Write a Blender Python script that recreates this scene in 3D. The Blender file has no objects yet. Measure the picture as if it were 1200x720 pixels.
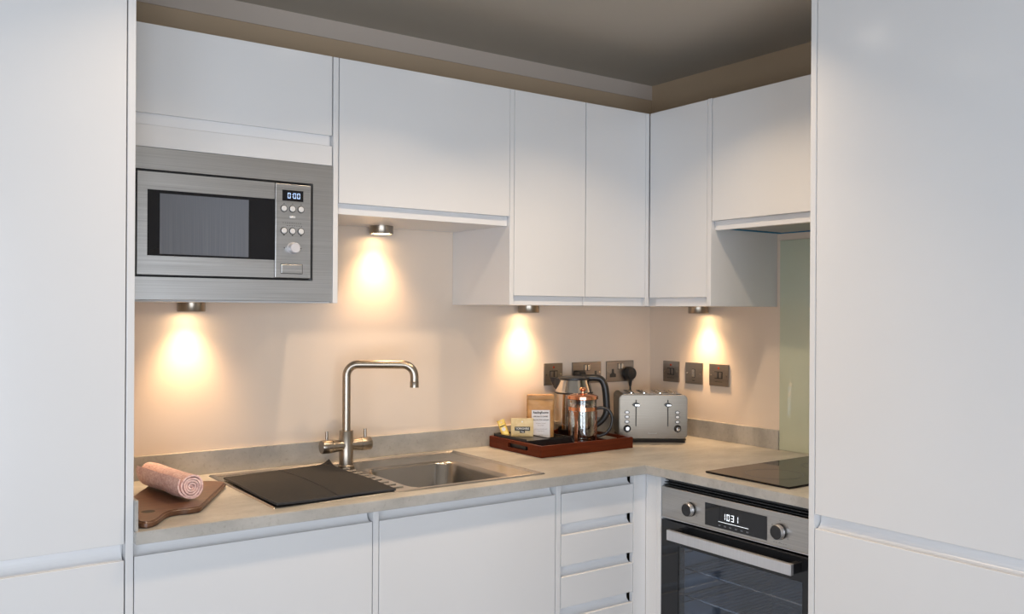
import bpy, bmesh, math, random
from mathutils import Vector, Matrix
random.seed(7)
SC = bpy.context.scene
COL = SC.collection
PI = math.pi

# ------------------------------------------------------------------ camera
cam = bpy.data.cameras.new('camera'); cam_o = bpy.data.objects.new('camera', cam); COL.objects.link(cam_o)
cam.sensor_width = 36.0; cam.lens = 36.0 * 1054.0 / 1200.0
cam.shift_y = 3.48 / 1200.0; cam.clip_start = 0.02; cam.clip_end = 60
_y = math.radians(54.4389); _r = 0.0055
_F = Vector((math.cos(_y), math.sin(_y), 0)); _R = Vector((_F.y, -_F.x, 0)); _U = Vector((0, 0, 1))
_R2 = _R * math.cos(_r) + _U * math.sin(_r); _U2 = _U * math.cos(_r) - _R * math.sin(_r)
_m = Matrix((_R2, _U2, -_F)).transposed().to_4x4(); _m.translation = Vector((-2.6187, -2.6836, 1.3981))
cam_o.matrix_world = _m
SC.camera = cam_o

# ------------------------------------------------------------------ world, lights, exposure
w = bpy.data.worlds.new('world'); SC.world = w; w.use_nodes = True
w.node_tree.nodes['Background'].inputs[0].default_value = (0.62, 0.74, 1.0, 1)
w.node_tree.nodes['Background'].inputs[1].default_value = 1.0

WARM = (1.0, 0.64, 0.34)
def area(name, loc, target, sx, sy, power, color, spread=PI):
    l = bpy.data.lights.new(name, 'AREA'); l.shape = 'RECTANGLE'; l.size = sx; l.size_y = sy
    l.energy = power; l.color = color; l.spread = spread
    o = bpy.data.objects.new(name, l); COL.objects.link(o); o.location = loc
    o.rotation_euler = (Vector(target) - Vector(loc)).to_track_quat('-Z', 'Y').to_euler()
    return o
area('front_fill', (-3.15, -4.93, 1.05), (-3.15, 0, 1.05), 1.95, 1.8, 84, (0.80, 0.89, 1.0))  # soft fill added out of view behind the camera
area('side_fill', (-4.13, -2.9, 0.95), (0, -1.9, 1.2), 1.7, 1.2, 38, (0.84, 0.91, 1.0))  # low unseen fill added to brighten the fronts facing left

SC.view_settings.view_transform = 'Standard'
try: SC.view_settings.look = 'None'
except Exception: pass
SC.view_settings.exposure = 0.0; SC.view_settings.gamma = 1.0
SC.view_settings.use_curve_mapping = False
SC.cycles.use_denoising = True
SC.cycles.max_bounces = 10; SC.cycles.diffuse_bounces = 5; SC.cycles.glossy_bounces = 5; SC.cycles.transparent_max_bounces = 12
SC.cycles.sample_clamp_indirect = 6.0; SC.cycles.blur_glossy = 0.5
SC.cycles.caustics_reflective = False; SC.cycles.caustics_refractive = False

# ------------------------------------------------------------------ materials
def new_mat(name):
    m = bpy.data.materials.new(name); m.use_nodes = True
    return m, m.node_tree.nodes, m.node_tree.links, m.node_tree.nodes['Principled BSDF']
def mat(name, col, rough=0.5, metal=0.0, col2=None, scale=(8, 8, 8), detail=4, bump=0.0, bscale=None, spec=0.5, coat=0.0, rvar=0.0, contrast=(0.35, 0.65)):
    m, N, L, B = new_mat(name)
    B.inputs['Base Color'].default_value = (*col, 1); B.inputs['Roughness'].default_value = rough
    B.inputs['Metallic'].default_value = metal; B.inputs['Specular IOR Level'].default_value = spec
    if coat:
        B.inputs['Coat Weight'].default_value = coat; B.inputs['Coat Roughness'].default_value = 0.05
    tc = N.new('ShaderNodeTexCoord'); mp = N.new('ShaderNodeMapping'); L.new(tc.outputs['Object'], mp.inputs['Vector'])
    mp.inputs['Scale'].default_value = scale
    nz = N.new('ShaderNodeTexNoise'); nz.inputs['Scale'].default_value = 1.0; nz.inputs['Detail'].default_value = detail
    L.new(mp.outputs[0], nz.inputs['Vector'])
    if col2 is not None:
        rp = N.new('ShaderNodeValToRGB'); rp.color_ramp.elements[0].position = contrast[0]; rp.color_ramp.elements[1].position = contrast[1]
        rp.color_ramp.elements[0].color = (*col, 1); rp.color_ramp.elements[1].color = (*col2, 1)
        L.new(nz.outputs['Fac'], rp.inputs['Fac']); L.new(rp.outputs['Color'], B.inputs['Base Color'])
    if rvar:
        mr = N.new('ShaderNodeMapRange'); mr.inputs['To Min'].default_value = rough - rvar; mr.inputs['To Max'].default_value = rough + rvar
        L.new(nz.outputs['Fac'], mr.inputs['Value']); L.new(mr.outputs[0], B.inputs['Roughness'])
    if bump:
        bp_ = N.new('ShaderNodeBump'); bp_.inputs['Strength'].default_value = bump; bp_.inputs['Distance'].default_value = 0.002
        if bscale:
            mp2 = N.new('ShaderNodeMapping'); mp2.inputs['Scale'].default_value = bscale; L.new(tc.outputs['Object'], mp2.inputs['Vector'])
            n2 = N.new('ShaderNodeTexNoise'); n2.inputs['Scale'].default_value = 1.0; n2.inputs['Detail'].default_value = 3
            L.new(mp2.outputs[0], n2.inputs['Vector']); L.new(n2.outputs['Fac'], bp_.inputs['Height'])
        else: L.new(nz.outputs['Fac'], bp_.inputs['Height'])
        L.new(bp_.outputs[0], B.inputs['Normal'])
    return m
def emis(name, col, strength):
    m, N, L, B = new_mat(name)
    B.inputs['Base Color'].default_value = (*col, 1); B.inputs['Emission Color'].default_value = (*col, 1); B.inputs['Emission Strength'].default_value = strength
    return m
def thin_glass(name, tint, gloss=0.12, rough=0.02, edge=0.85):
    m, N, L, B = new_mat(name); N.remove(B)
    out = [n for n in N if n.type == 'OUTPUT_MATERIAL'][0]
    t = N.new('ShaderNodeBsdfTransparent'); t.inputs[0].default_value = (*tint, 1)
    g = N.new('ShaderNodeBsdfGlossy'); g.inputs['Roughness'].default_value = rough
    lw = N.new('ShaderNodeLayerWeight'); lw.inputs['Blend'].default_value = 0.35
    mr = N.new('ShaderNodeMapRange'); mr.inputs['To Min'].default_value = gloss; mr.inputs['To Max'].default_value = edge
    L.new(lw.outputs['Facing'], mr.inputs['Value'])
    mx = N.new('ShaderNodeMixShader'); L.new(mr.outputs[0], mx.inputs[0]); L.new(t.outputs[0], mx.inputs[1]); L.new(g.outputs[0], mx.inputs[2])
    L.new(mx.outputs[0], out.inputs[0])
    return m
def brushed(name, col, rough, along='x', aniso=0.6, var=0.06):
    sc = {'x': (3, 60, 700), 'z': (700, 700, 3), 'y': (60, 3, 700)}[along]
    m = mat(name, tuple(c * 0.9 for c in col), rough, 1.0, tuple(min(1, c * 1.08) for c in col), sc, 3, 0.03, None, rvar=var)
    B = m.node_tree.nodes['Principled BSDF']
    B.inputs['Anisotropic'].default_value = aniso
    tn = m.node_tree.nodes.new('ShaderNodeTangent'); tn.direction_type = 'RADIAL'; tn.axis = 'Z'
    m.node_tree.links.new(tn.outputs[0], B.inputs['Tangent'])
    return m

M = {}
M['white'] = mat('white_gloss', (0.73, 0.73, 0.735), 0.19, col2=(0.74, 0.74, 0.745), scale=(2, 2, 2), spec=0.5)
M['white2'] = mat('white_carcass', (0.73, 0.73, 0.735), 0.30, col2=(0.74, 0.74, 0.745), scale=(3, 3, 3))
M['rail'] = mat('white_rail', (0.76, 0.76, 0.77), 0.3, col2=(0.77, 0.77, 0.78), scale=(3, 3, 3))
M['gap'] = mat('shadow_gap_black', (0.05, 0.05, 0.05), 0.8, col2=(0.06, 0.06, 0.06))
M['wall'] = mat('wall_paint_shaded', (0.45, 0.335, 0.22), 0.75, col2=(0.47, 0.35, 0.235), scale=(1.5, 1.5, 1.5), bump=0.05, bscale=(300, 300, 300))  # browner tone holds the dim bounce light above the cabinets
M['wall_lit'] = mat('wall_paint_lit', (0.76, 0.645, 0.535), 0.7, col2=(0.78, 0.66, 0.55), scale=(1.5, 1.5, 1.5), bump=0.04, bscale=(300, 300, 300))  # same wall below the cabinets, its brighter light put into the colour
M['wall_up'] = mat('lit_band_paint', (0.53, 0.455, 0.39), 0.8, col2=(0.55, 0.47, 0.405), scale=(1.5, 1.5, 1.5))  # paler tone paints the light falling on the top of the wall
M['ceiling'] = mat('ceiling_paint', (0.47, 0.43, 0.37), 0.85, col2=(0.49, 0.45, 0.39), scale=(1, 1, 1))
M['room'] = mat('room_paint', (0.62, 0.60, 0.57), 0.8, col2=(0.64, 0.62, 0.59), scale=(1, 1, 1))
M['floor'] = mat('floor_covering', (0.17, 0.155, 0.14), 0.6, col2=(0.20, 0.185, 0.165), scale=(2, 2, 2))
M['worktop'] = None
def worktop_mat():
    m, N, L, B = new_mat('stone_laminate')
    tc = N.new('ShaderNodeTexCoord')
    n1 = N.new('ShaderNodeTexNoise'); n1.inputs['Scale'].default_value = 5; n1.inputs['Detail'].default_value = 8; n1.inputs['Roughness'].default_value = 0.65
    mp = N.new('ShaderNodeMapping'); mp.inputs['Scale'].default_value = (1, 2.2, 1.5); mp.inputs['Rotation'].default_value = (0, 0, 0.5)
    L.new(tc.outputs['Object'], mp.inputs[0]); L.new(mp.outputs[0], n1.inputs['Vector'])
    r1 = N.new('ShaderNodeValToRGB'); e = r1.color_ramp.elements
    e[0].position = 0.3; e[0].color = (0.31, 0.30, 0.28, 1); e[1].position = 0.7; e[1].color = (0.52, 0.50, 0.465, 1)
    L.new(n1.outputs['Fac'], r1.inputs['Fac'])
    n2 = N.new('ShaderNodeTexNoise'); n2.inputs['Scale'].default_value = 95; n2.inputs['Detail'].default_value = 3; L.new(tc.outputs['Object'], n2.inputs['Vector'])
    r2 = N.new('ShaderNodeValToRGB'); e = r2.color_ramp.elements
    e[0].position = 0.30; e[0].color = (0.86, 0.85, 0.84, 1); e[1].position = 0.42; e[1].color = (1, 1, 1, 1)
    L.new(n2.outputs['Fac'], r2.inputs['Fac'])
    mx = N.new('ShaderNodeMix'); mx.data_type = 'RGBA'; mx.blend_type = 'MULTIPLY'; mx.inputs['Factor'].default_value = 1
    L.new(r1.outputs['Color'], mx.inputs['A']); L.new(r2.outputs['Color'], mx.inputs['B']); L.new(mx.outputs['Result'], B.inputs['Base Color'])
    B.inputs['Roughness'].default_value = 0.33
    bp_ = N.new('ShaderNodeBump'); bp_.inputs['Strength'].default_value = 0.08; bp_.inputs['Distance'].default_value = 0.001
    L.new(n2.outputs['Fac'], bp_.inputs['Height']); L.new(bp_.outputs[0], B.inputs['Normal'])
    return m
M['worktop'] = worktop_mat()
M['steel'] = brushed('brushed_steel', (0.52, 0.505, 0.485), 0.34)
M['steel_dark'] = brushed('brushed_steel_fascia', (0.50, 0.475, 0.445), 0.32)
M['sink'] = brushed('sink_steel', (0.50, 0.475, 0.44), 0.24)
M['bowl'] = mat('sink_bowl_shaded_steel', (0.33, 0.31, 0.285), 0.24, 1.0, col2=(0.35, 0.33, 0.305), scale=(3, 3, 3))  # deck steel again, darkened for the shade inside the bowl
M['nickel'] = brushed('brushed_nickel', (0.35, 0.30, 0.245), 0.30, 'z', 0.3)
M['toaster_steel'] = brushed('toaster_steel', (0.20, 0.172, 0.14), 0.34)
M['chrome'] = mat('chrome', (0.72, 0.71, 0.70), 0.08, 1.0, col2=(0.74, 0.73, 0.72))
M['kettle'] = mat('polished_kettle_steel', (0.52, 0.50, 0.47), 0.13, 1.0, col2=(0.56, 0.54, 0.51), scale=(60, 60, 1))
M['copper'] = mat('polished_copper', (0.80, 0.36, 0.20), 0.14, 1.0, col2=(0.86, 0.42, 0.25), scale=(20, 20, 20))
M['black'] = mat('black_plastic', (0.012, 0.012, 0.013), 0.35, col2=(0.018, 0.018, 0.02), scale=(60, 60, 60))
M['black_gloss'] = mat('black_glass', (0.012, 0.013, 0.016), 0.05, col2=(0.014, 0.015, 0.018), scale=(4, 4, 4))
M['hob'] = mat('hob_ceramic_glass', (0.010, 0.009, 0.009), 0.04, col2=(0.012, 0.011, 0.011), scale=(4, 4, 4), spec=0.12)
M['mw_window'] = mat('microwave_window', (0.12, 0.135, 0.165), 0.2, col2=(0.15, 0.165, 0.195), scale=(900, 4, 4), detail=1, bump=0.05)
M['button'] = mat('silver_button', (0.72, 0.72, 0.73), 0.3, 0.15, col2=(0.76, 0.76, 0.77))
M['knob_silver'] = mat('silver_knob', (0.66, 0.66, 0.70), 0.3, 0.2, col2=(0.70, 0.70, 0.74))
M['digit'] = emis('white_blue_digits', (0.55, 0.72, 1.0), 0.7)
M['digit_w'] = emis('white_digits', (0.9, 0.95, 1.0), 0.75)
M['digit_dim'] = mat('dim_print', (0.12, 0.13, 0.15), 0.5, col2=(0.13, 0.14, 0.16))
M['ink'] = mat('black_ink', (0.03, 0.028, 0.025), 0.6, col2=(0.04, 0.036, 0.03))
M['white_print'] = mat('white_print', (0.8, 0.78, 0.72), 0.6, col2=(0.82, 0.8, 0.75))
M['ink_grey'] = mat('grey_ink', (0.22, 0.21, 0.20), 0.6, col2=(0.26, 0.25, 0.24))
M['paper'] = mat('paper_label', (0.68, 0.68, 0.71), 0.6, col2=(0.71, 0.71, 0.74), scale=(40, 40, 40))
M['kraft'] = mat('kraft_paper', (0.44, 0.22, 0.07), 0.5, col2=(0.58, 0.33, 0.13), scale=(18, 18, 40), bump=0.6, bscale=(40, 40, 120))
M['gold_paper'] = mat('pale_gold_paper', (0.66, 0.48, 0.21), 0.45, col2=(0.76, 0.60, 0.32), scale=(50, 50, 50), bump=0.3)
M['gold_foil'] = mat('gold_foil', (0.62, 0.38, 0.06), 0.33, 0.35, col2=(0.72, 0.50, 0.12), scale=(60, 60, 60), bump=0.3)
M['walnut'] = mat('walnut', (0.085, 0.036, 0.018), 0.33, col2=(0.16, 0.075, 0.038), scale=(9, 60, 9), bump=0.1, contrast=(0.3, 0.7))
M['mahogany'] = mat('mahogany', (0.075, 0.014, 0.005), 0.42, col2=(0.115, 0.023, 0.008), scale=(8, 8, 90), bump=0.05, spec=0.12, contrast=(0.3, 0.7))
M['bronze'] = mat('dark_nickel_plate', (0.27, 0.235, 0.20), 0.30, 0.9, col2=(0.31, 0.27, 0.235), scale=(4, 4, 300), spec=0.5)
M['bronze_light'] = mat('nickel_rocker', (0.62, 0.55, 0.46), 0.25, 1.0, col2=(0.66, 0.59, 0.5))
M['neon'] = mat('red_neon', (0.35, 0.03, 0.015), 0.25, col2=(0.42, 0.05, 0.02))
M['green_glass'] = mat('pale_green_backpainted_glass', (0.55, 0.59, 0.455), 0.04, col2=(0.56, 0.60, 0.465), scale=(1, 1, 1), spec=0.6)
M['glass_edge'] = mat('glass_edge', (0.35, 0.50, 0.38), 0.1, col2=(0.38, 0.53, 0.42))
M['blue_film'] = mat('blue_film', (0.02, 0.16, 0.30), 0.3, col2=(0.03, 0.2, 0.36))
M['hood'] = mat('hood_underside', (0.42, 0.40, 0.35), 0.4, 0.3, col2=(0.45, 0.43, 0.38))
M['press_glass'] = thin_glass('press_glass', (0.93, 0.94, 0.93), 0.06)
M['oven_glass'] = thin_glass('oven_glass', (0.72, 0.78, 0.86), 0.03, 0.03, 0.35)
M['window_glass'] = thin_glass('window_glass', (0.95, 0.97, 0.98), 0.05)
M['lens'] = emis('warm_lens', (1.0, 0.72, 0.42), 22.0)
M['lens_ceiling'] = emis('ceiling_lens', (1.0, 0.90, 0.76), 20.0)
M['enamel'] = mat('oven_enamel', (0.20, 0.225, 0.26), 0.35, col2=(0.25, 0.275, 0.31), scale=(6, 6, 6))
M['wire'] = mat('rack_wire', (0.8, 0.8, 0.8), 0.2, 1.0, col2=(0.85, 0.85, 0.85))
M['alu'] = mat('handle_aluminium', (0.66, 0.66, 0.68), 0.36, 0.85, col2=(0.70, 0.70, 0.72), scale=(300, 300, 3))

def ribbed(name, c1, c2, scale, rough, bump, direction='X', noise=0.0):
    m, N, L, B = new_mat(name)
    tc = N.new('ShaderNodeTexCoord'); wv = N.new('ShaderNodeTexWave'); wv.bands_direction = direction
    wv.inputs['Scale'].default_value = scale; wv.inputs['Distortion'].default_value = noise; wv.inputs['Detail'].default_value = 2
    L.new(tc.outputs['Object'], wv.inputs['Vector'])
    rp = N.new('ShaderNodeValToRGB'); rp.color_ramp.elements[0].color = (*c1, 1); rp.color_ramp.elements[1].color = (*c2, 1)
    L.new(wv.outputs['Fac'], rp.inputs['Fac']); L.new(rp.outputs['Color'], B.inputs['Base Color'])
    B.inputs['Roughness'].default_value = rough
    bp_ = N.new('ShaderNodeBump'); bp_.inputs['Strength'].default_value = bump; bp_.inputs['Distance'].default_value = 0.002
    L.new(wv.outputs['Fac'], bp_.inputs['Height']); L.new(bp_.outputs[0], B.inputs['Normal'])
    return m
M['mat'] = ribbed('charcoal_mat', (0.012, 0.011, 0.012), (0.034, 0.032, 0.032), 38, 0.9, 1.0, 'Y', 1.5)
M['mat_hem'] = mat('charcoal_hem', (0.02, 0.02, 0.023), 0.85, col2=(0.028, 0.028, 0.031), scale=(200, 200, 200), bump=0.3)
M['towel'] = mat('pink_terry', (0.68, 0.41, 0.37), 0.9, col2=(0.86, 0.62, 0.57), scale=(130, 130, 130), bump=1.0, bscale=(260, 260, 260))

# ------------------------------------------------------------------ geometry helpers
def bx(bm, x0, x1, y0, y1, z0, z1):
    if x0 > x1: x0, x1 = x1, x0
    if y0 > y1: y0, y1 = y1, y0
    if z0 > z1: z0, z1 = z1, z0
    v = [bm.verts.new(p) for p in ((x0, y0, z0), (x1, y0, z0), (x1, y1, z0), (x0, y1, z0), (x0, y0, z1), (x1, y0, z1), (x1, y1, z1), (x0, y1, z1))]
    for f in ((0, 3, 2, 1), (4, 5, 6, 7), (0, 1, 5, 4), (1, 2, 6, 5), (2, 3, 7, 6), (3, 0, 4, 7)): bm.faces.new([v[i] for i in f])
    return v
def box(*a, bevel=0.0, seg=2):
    bm = bmesh.new(); bx(bm, *a)
    if bevel: bmesh.ops.bevel(bm, geom=list(bm.edges), offset=bevel, segments=seg, affect='EDGES', profile=0.5)
    return bm
def boxes(lst, bevel=0.0):
    bm = bmesh.new()
    for a in lst: bx(bm, *a)
    if bevel: bmesh.ops.bevel(bm, geom=list(bm.edges), offset=bevel, segments=1, affect='EDGES')
    return bm
def lathe(prof, n=40, axis='z', c=(0, 0, 0), bm=None):
    bm = bm or bmesh.new(); rings = []
    for r, z in prof:
        if r < 1e-6:
            p = (0, 0, z); rings.append([bm.verts.new(p)])
        else: rings.append([bm.verts.new((r * math.cos(2 * PI * i / n), r * math.sin(2 * PI * i / n), z)) for i in range(n)])
    allv = [v for q in rings for v in q]
    for a, b in zip(rings, rings[1:]):
        if len(a) == 1 and len(b) == 1: continue
        for i in range(n):
            j = (i + 1) % n
            if len(a) == 1: bm.faces.new((a[0], b[j], b[i]))
            elif len(b) == 1: bm.faces.new((a[i], a[j], b[0]))
            else: bm.faces.new((a[i], a[j], b[j], b[i]))
    for v in allv:
        x, y, z = v.co
        if axis == 'x': v.co = (z, x, y)
        elif axis == '-y': v.co = (x, -z, y)
        elif axis == 'y': v.co = (x, z, -y)
        v.co += Vector(c)
    bmesh.ops.recalc_face_normals(bm, faces=list(bm.faces))
    return bm
def tube(path, r, n=12, bm=None, closed=False, caps=True):
    bm = bm or bmesh.new(); P_ = [Vector(p) for p in path]; rings = []; up = None; K = len(P_)
    rr = r if isinstance(r, (list, tuple)) else [r] * K
    for i, p in enumerate(P_):
        if closed: t = (P_[(i + 1) % K] - P_[i - 1]).normalized()
        else: t = (P_[min(i + 1, K - 1)] - P_[max(i - 1, 0)]).normalized()
        if up is None:
            a = Vector((0, 0, 1)) if abs(t.z) < 0.9 else Vector((1, 0, 0)); up = t.cross(a).normalized()
        else: up = (up - t * up.dot(t)).normalized()
        b = t.cross(up)
        rings.append([bm.verts.new(p + (up * math.cos(2 * PI * k / n) + b * math.sin(2 * PI * k / n)) * rr[i]) for k in range(n)])
    pairs = list(zip(rings, rings[1:])) + ([(rings[-1], rings[0])] if closed else [])
    for a, b in pairs:
        for k in range(n): bm.faces.new((a[k], a[(k + 1) % n], b[(k + 1) % n], b[k]))
    if caps and not closed: bm.faces.new(rings[0][::-1]); bm.faces.new(rings[-1])
    bmesh.ops.recalc_face_normals(bm, faces=list(bm.faces))
    return bm
def smooth_path(pts, k=6):
    out = []; P_ = [Vector(p) for p in pts]; n = len(P_)
    for i in range(n - 1):
        p0, p1, p2, p3 = P_[max(i - 1, 0)], P_[i], P_[i + 1], P_[min(i + 2, n - 1)]
        for j in range(k):
            t = j / k
            out.append(0.5 * ((2 * p1) + (p2 - p0) * t + (2 * p0 - 5 * p1 + 4 * p2 - p3) * t * t + (3 * p1 - p0 - 3 * p2 + p3) * t ** 3))
    out.append(P_[-1]); return out
def prism(poly, z0, z1, bevel=0.0, axis='z'):
    """poly in (u,v); axis z: (x,y) extruded in z; axis x: (y,z) extruded along x"""
    bm = bmesh.new()
    def pt(u, v, h): return (u, v, h) if axis == 'z' else (h, u, v) if axis == 'x' else (u, h, v)
    a = [bm.verts.new(pt(u, v, z0)) for u, v in poly]; b = [bm.verts.new(pt(u, v, z1)) for u, v in poly]
    n = len(poly)
    fa = bm.faces.new(a[::-1]); fb = bm.faces.new(b)
    for i in range(n): bm.faces.new((a[i], a[(i + 1) % n], b[(i + 1) % n], b[i]))
    bmesh.ops.recalc_face_normals(bm, faces=list(bm.faces))
    if bevel:
        ed = [e for f in (fa, fb) for e in f.edges]
        bmesh.ops.bevel(bm, geom=ed, offset=bevel, segments=3, affect='EDGES')
    return bm
def cells(xs, ys, z0, z1, holes, bevel=0.0):
    """slab made of grid cells, leaving out the holes (set of (i,j)); one welded mesh"""
    bm = bmesh.new(); V = {}
    def g(i, j, k):
        if (i, j, k) not in V: V[(i, j, k)] = bm.verts.new((xs[i], ys[j], (z0, z1)[k]))
        return V[(i, j, k)]
    nx, ny = len(xs) - 1, len(ys) - 1
    on = lambda i, j: 0 <= i < nx and 0 <= j < ny and (i, j) not in holes
    for i in range(nx):
        for j in range(ny):
            if not on(i, j): continue
            bm.faces.new((g(i, j, 1), g(i + 1, j, 1), g(i + 1, j + 1, 1), g(i, j + 1, 1)))
            bm.faces.new((g(i, j, 0), g(i, j + 1, 0), g(i + 1, j + 1, 0), g(i + 1, j, 0)))
            if not on(i - 1, j): bm.faces.new((g(i, j, 0), g(i, j, 1), g(i, j + 1, 1), g(i, j + 1, 0)))
            if not on(i + 1, j): bm.faces.new((g(i + 1, j, 0), g(i + 1, j + 1, 0), g(i + 1, j + 1, 1), g(i + 1, j, 1)))
            if not on(i, j - 1): bm.faces.new((g(i, j, 0), g(i + 1, j, 0), g(i + 1, j, 1), g(i, j, 1)))
            if not on(i, j + 1): bm.faces.new((g(i, j + 1, 0), g(i, j + 1, 1), g(i + 1, j + 1, 1), g(i + 1, j + 1, 0)))
    bmesh.ops.recalc_face_normals(bm, faces=list(bm.faces))
    if bevel:
        ed = [e for e in bm.edges if len(e.link_faces) == 2 and e.calc_face_angle(0) > 1]
        bmesh.ops.bevel(bm, geom=ed, offset=bevel, segments=2, affect='EDGES')
    return bm
def rrect(x0, x1, y0, y1, r, k=6):
    out = []
    for cx, cy, a0 in ((x1 - r, y1 - r, 0), (x0 + r, y1 - r, 90), (x0 + r, y0 + r, 180), (x1 - r, y0 + r, 270)):
        for i in range(k + 1):
            a = math.radians(a0 + 90 * i / k); out.append((cx + r * math.cos(a), cy + r * math.sin(a)))
    return out
def loft(rings, cap0=False, cap1=False, bm=None):
    bm = bm or bmesh.new(); R_ = [[bm.verts.new(p) for p in ring] for ring in rings]; n = len(R_[0])
    for a, b in zip(R_, R_[1:]):
        for i in range(n): bm.faces.new((a[i], a[(i + 1) % n], b[(i + 1) % n], b[i]))
    if cap0: bm.faces.new(R_[0][::-1])
    if cap1: bm.faces.new(R_[-1])
    bmesh.ops.recalc_face_normals(bm, faces=list(bm.faces))
    return bm

# ------------------------------------------------------------------ object helpers
OFF = {}
def thing(name, label, cat, loc=(0, 0, 0), rot=0.0, group=None, run=True):
    """Empty at the base. With run=True the children are modelled in the frame turned by rot about the world
    origin and loc is given in that frame; with run=False they are modelled about the Empty itself."""
    o = bpy.data.objects.new(name, None); COL.objects.link(o); o.empty_display_size = 0.05
    l = Vector(loc); o.rotation_euler = (0, 0, rot)
    o.location = Matrix.Rotation(rot, 3, 'Z') @ l if run else l
    OFF[o.name] = l.copy() if run else Vector((0, 0, 0))
    o['label'] = label; o['category'] = cat
    if group: o['group'] = group
    return o
def obj(name, bm, m, parent=None, smooth=None, label=None):
    me = bpy.data.meshes.new(name)
    off = OFF.get(parent.name) if parent is not None else None
    if off is not None: bmesh.ops.translate(bm, verts=list(bm.verts), vec=-off)
    if smooth:
        for f in bm.faces: f.smooth = True
        for e in bm.edges:
            if len(e.link_faces) != 2 or e.calc_face_angle(0) > smooth: e.smooth = False
    bm.to_mesh(me); bm.free(); me.materials.append(M[m] if isinstance(m, str) else m)
    o = bpy.data.objects.new(name, me); COL.objects.link(o)
    if parent is not None: o.parent = parent; OFF[o.name] = off
    if label: o['label'] = label
    global LAST
    LAST = o
    return o
def tag(o, label, cat, group=None):
    o['label'] = label; o['category'] = cat
    if group: o['group'] = group
    return o
def struct(name, bm, m, parent=None):
    o = obj(name, bm, m, parent)
    if parent is None: o['kind'] = 'structure'
    return o
def text(name, s, size, loc, m, parent, tilt=None, align='CENTER', bold=0.0, sx=1.0):
    """flat lettering facing -y in the parent's frame"""
    cu = bpy.data.curves.new(name, 'FONT'); cu.body = s; cu.size = size; cu.align_x = align; cu.align_y = 'CENTER'; cu.offset = bold
    cu.resolution_u = 3
    to = bpy.data.objects.new('tmp', cu)
    me = bpy.data.meshes.new_from_object(to); bpy.data.objects.remove(to)
    mt = Matrix.Translation(Vector(loc) - (OFF[parent.name])) @ (tilt if tilt is not None else Matrix.Identity(4)) @ Matrix.Rotation(PI / 2, 4, 'X') @ Matrix.Diagonal((sx, 1, 1, 1))
    me.transform(mt); me.materials.clear(); me.materials.append(M[m])
    o = bpy.data.objects.new(name, me); COL.objects.link(o); o.parent = parent; OFF[o.name] = OFF[parent.name]
    return o
SEG = {'0': 'abcdef', '1': 'bc', '3': 'abcdg', ':': ''}
def digits(s, x, y, z, h, wd, gap, t):
    """seven-segment figures standing in the xz plane at depth y"""
    L_ = []
    for ch in s:
        if ch == ':':
            for q in (0.3, 0.7): L_.append((x + gap * .2, x + gap * .2 + t, y - .0004, y, z + h * q - t / 2, z + h * q + t / 2))
            x += gap * 1.2; continue
        for sgm in SEG[ch]:
            L_.append({'a': (x, x + wd, y - .0004, y, z + h - t, z + h), 'd': (x, x + wd, y - .0004, y, z, z + t), 'g': (x, x + wd, y - .0004, y, z + h / 2 - t / 2, z + h / 2 + t / 2),
                       'f': (x, x + t, y - .0004, y, z + h / 2 + t * .3, z + h - t * .3), 'b': (x + wd - t, x + wd, y - .0004, y, z + h / 2 + t * .3, z + h - t * .3),
                       'e': (x, x + t, y - .0004, y, z + t * .3, z + h / 2 - t * .3), 'c': (x + wd - t, x + wd, y - .0004, y, z + t * .3, z + h / 2 - t * .3)}[sgm])
        x += wd + gap
    return boxes(L_)
RR = -PI / 2          # frame of the right-hand run: local x = -world y, local y = world x
BV = 0.0012

# ------------------------------------------------------------------ room shell
ZC = 2.3226
struct('floor', box(-4.3, 0.1, -5.1, 0.1, -0.05, 0), 'floor')
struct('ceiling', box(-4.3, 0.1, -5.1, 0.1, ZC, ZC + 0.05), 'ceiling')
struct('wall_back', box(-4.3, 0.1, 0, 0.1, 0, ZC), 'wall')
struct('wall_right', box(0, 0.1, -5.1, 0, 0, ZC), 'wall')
struct('lit_band', box(-4.2, 0, -0.004, 0, 2.264, ZC), 'wall_up')  # thin strip carrying the painted band of light under the ceiling
struct('lit_wall_back', box(-2.146, -.0005, -.0005, 0, .9, 1.70), 'wall_lit')  # thin skin giving the back wall its lit tone above the worktop
struct('lit_wall_right', box(-.0005, 0, -1.265, 0, .9, 1.70), 'wall_lit')  # the same lit-tone skin on the right wall
# left and front walls, unseen; window openings added to go with the fill lights
bm = boxes([(-4.3, -4.2, -5.1, -4.1, 0, ZC), (-4.3, -4.2, -2.3, 0.1, 0, ZC), (-4.3, -4.2, -4.1, -2.3, 0, 0.4), (-4.3, -4.2, -4.1, -2.3, 2.2, ZC)])
struct('wall_left', bm, 'room')
bm = boxes([(-4.2, -4.15, -5.1, -5.0, 0, ZC), (-2.15, 0, -5.1, -5.0, 0, ZC), (-4.15, -2.15, -5.1, -5.0, 0, 0.10), (-4.15, -2.15, -5.1, -5.0, 2.1, ZC)])
struct('wall_front', bm, 'room')
wf = struct('window_1', boxes([(x, x + .06, -5.07, -5.02, 0.10, 2.1) for x in (-4.15, -3.18, -2.21)] + [(-4.15, -2.15, -5.07, -5.02, 0.10, 0.16), (-4.15, -2.15, -5.07, -5.02, 2.04, 2.1)]), 'white2')
for x in (-4.09, -3.12): obj('window_pane', box(x, x + .91, -5.05, -5.044, 0.16, 2.04), 'window_glass', wf)
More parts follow.
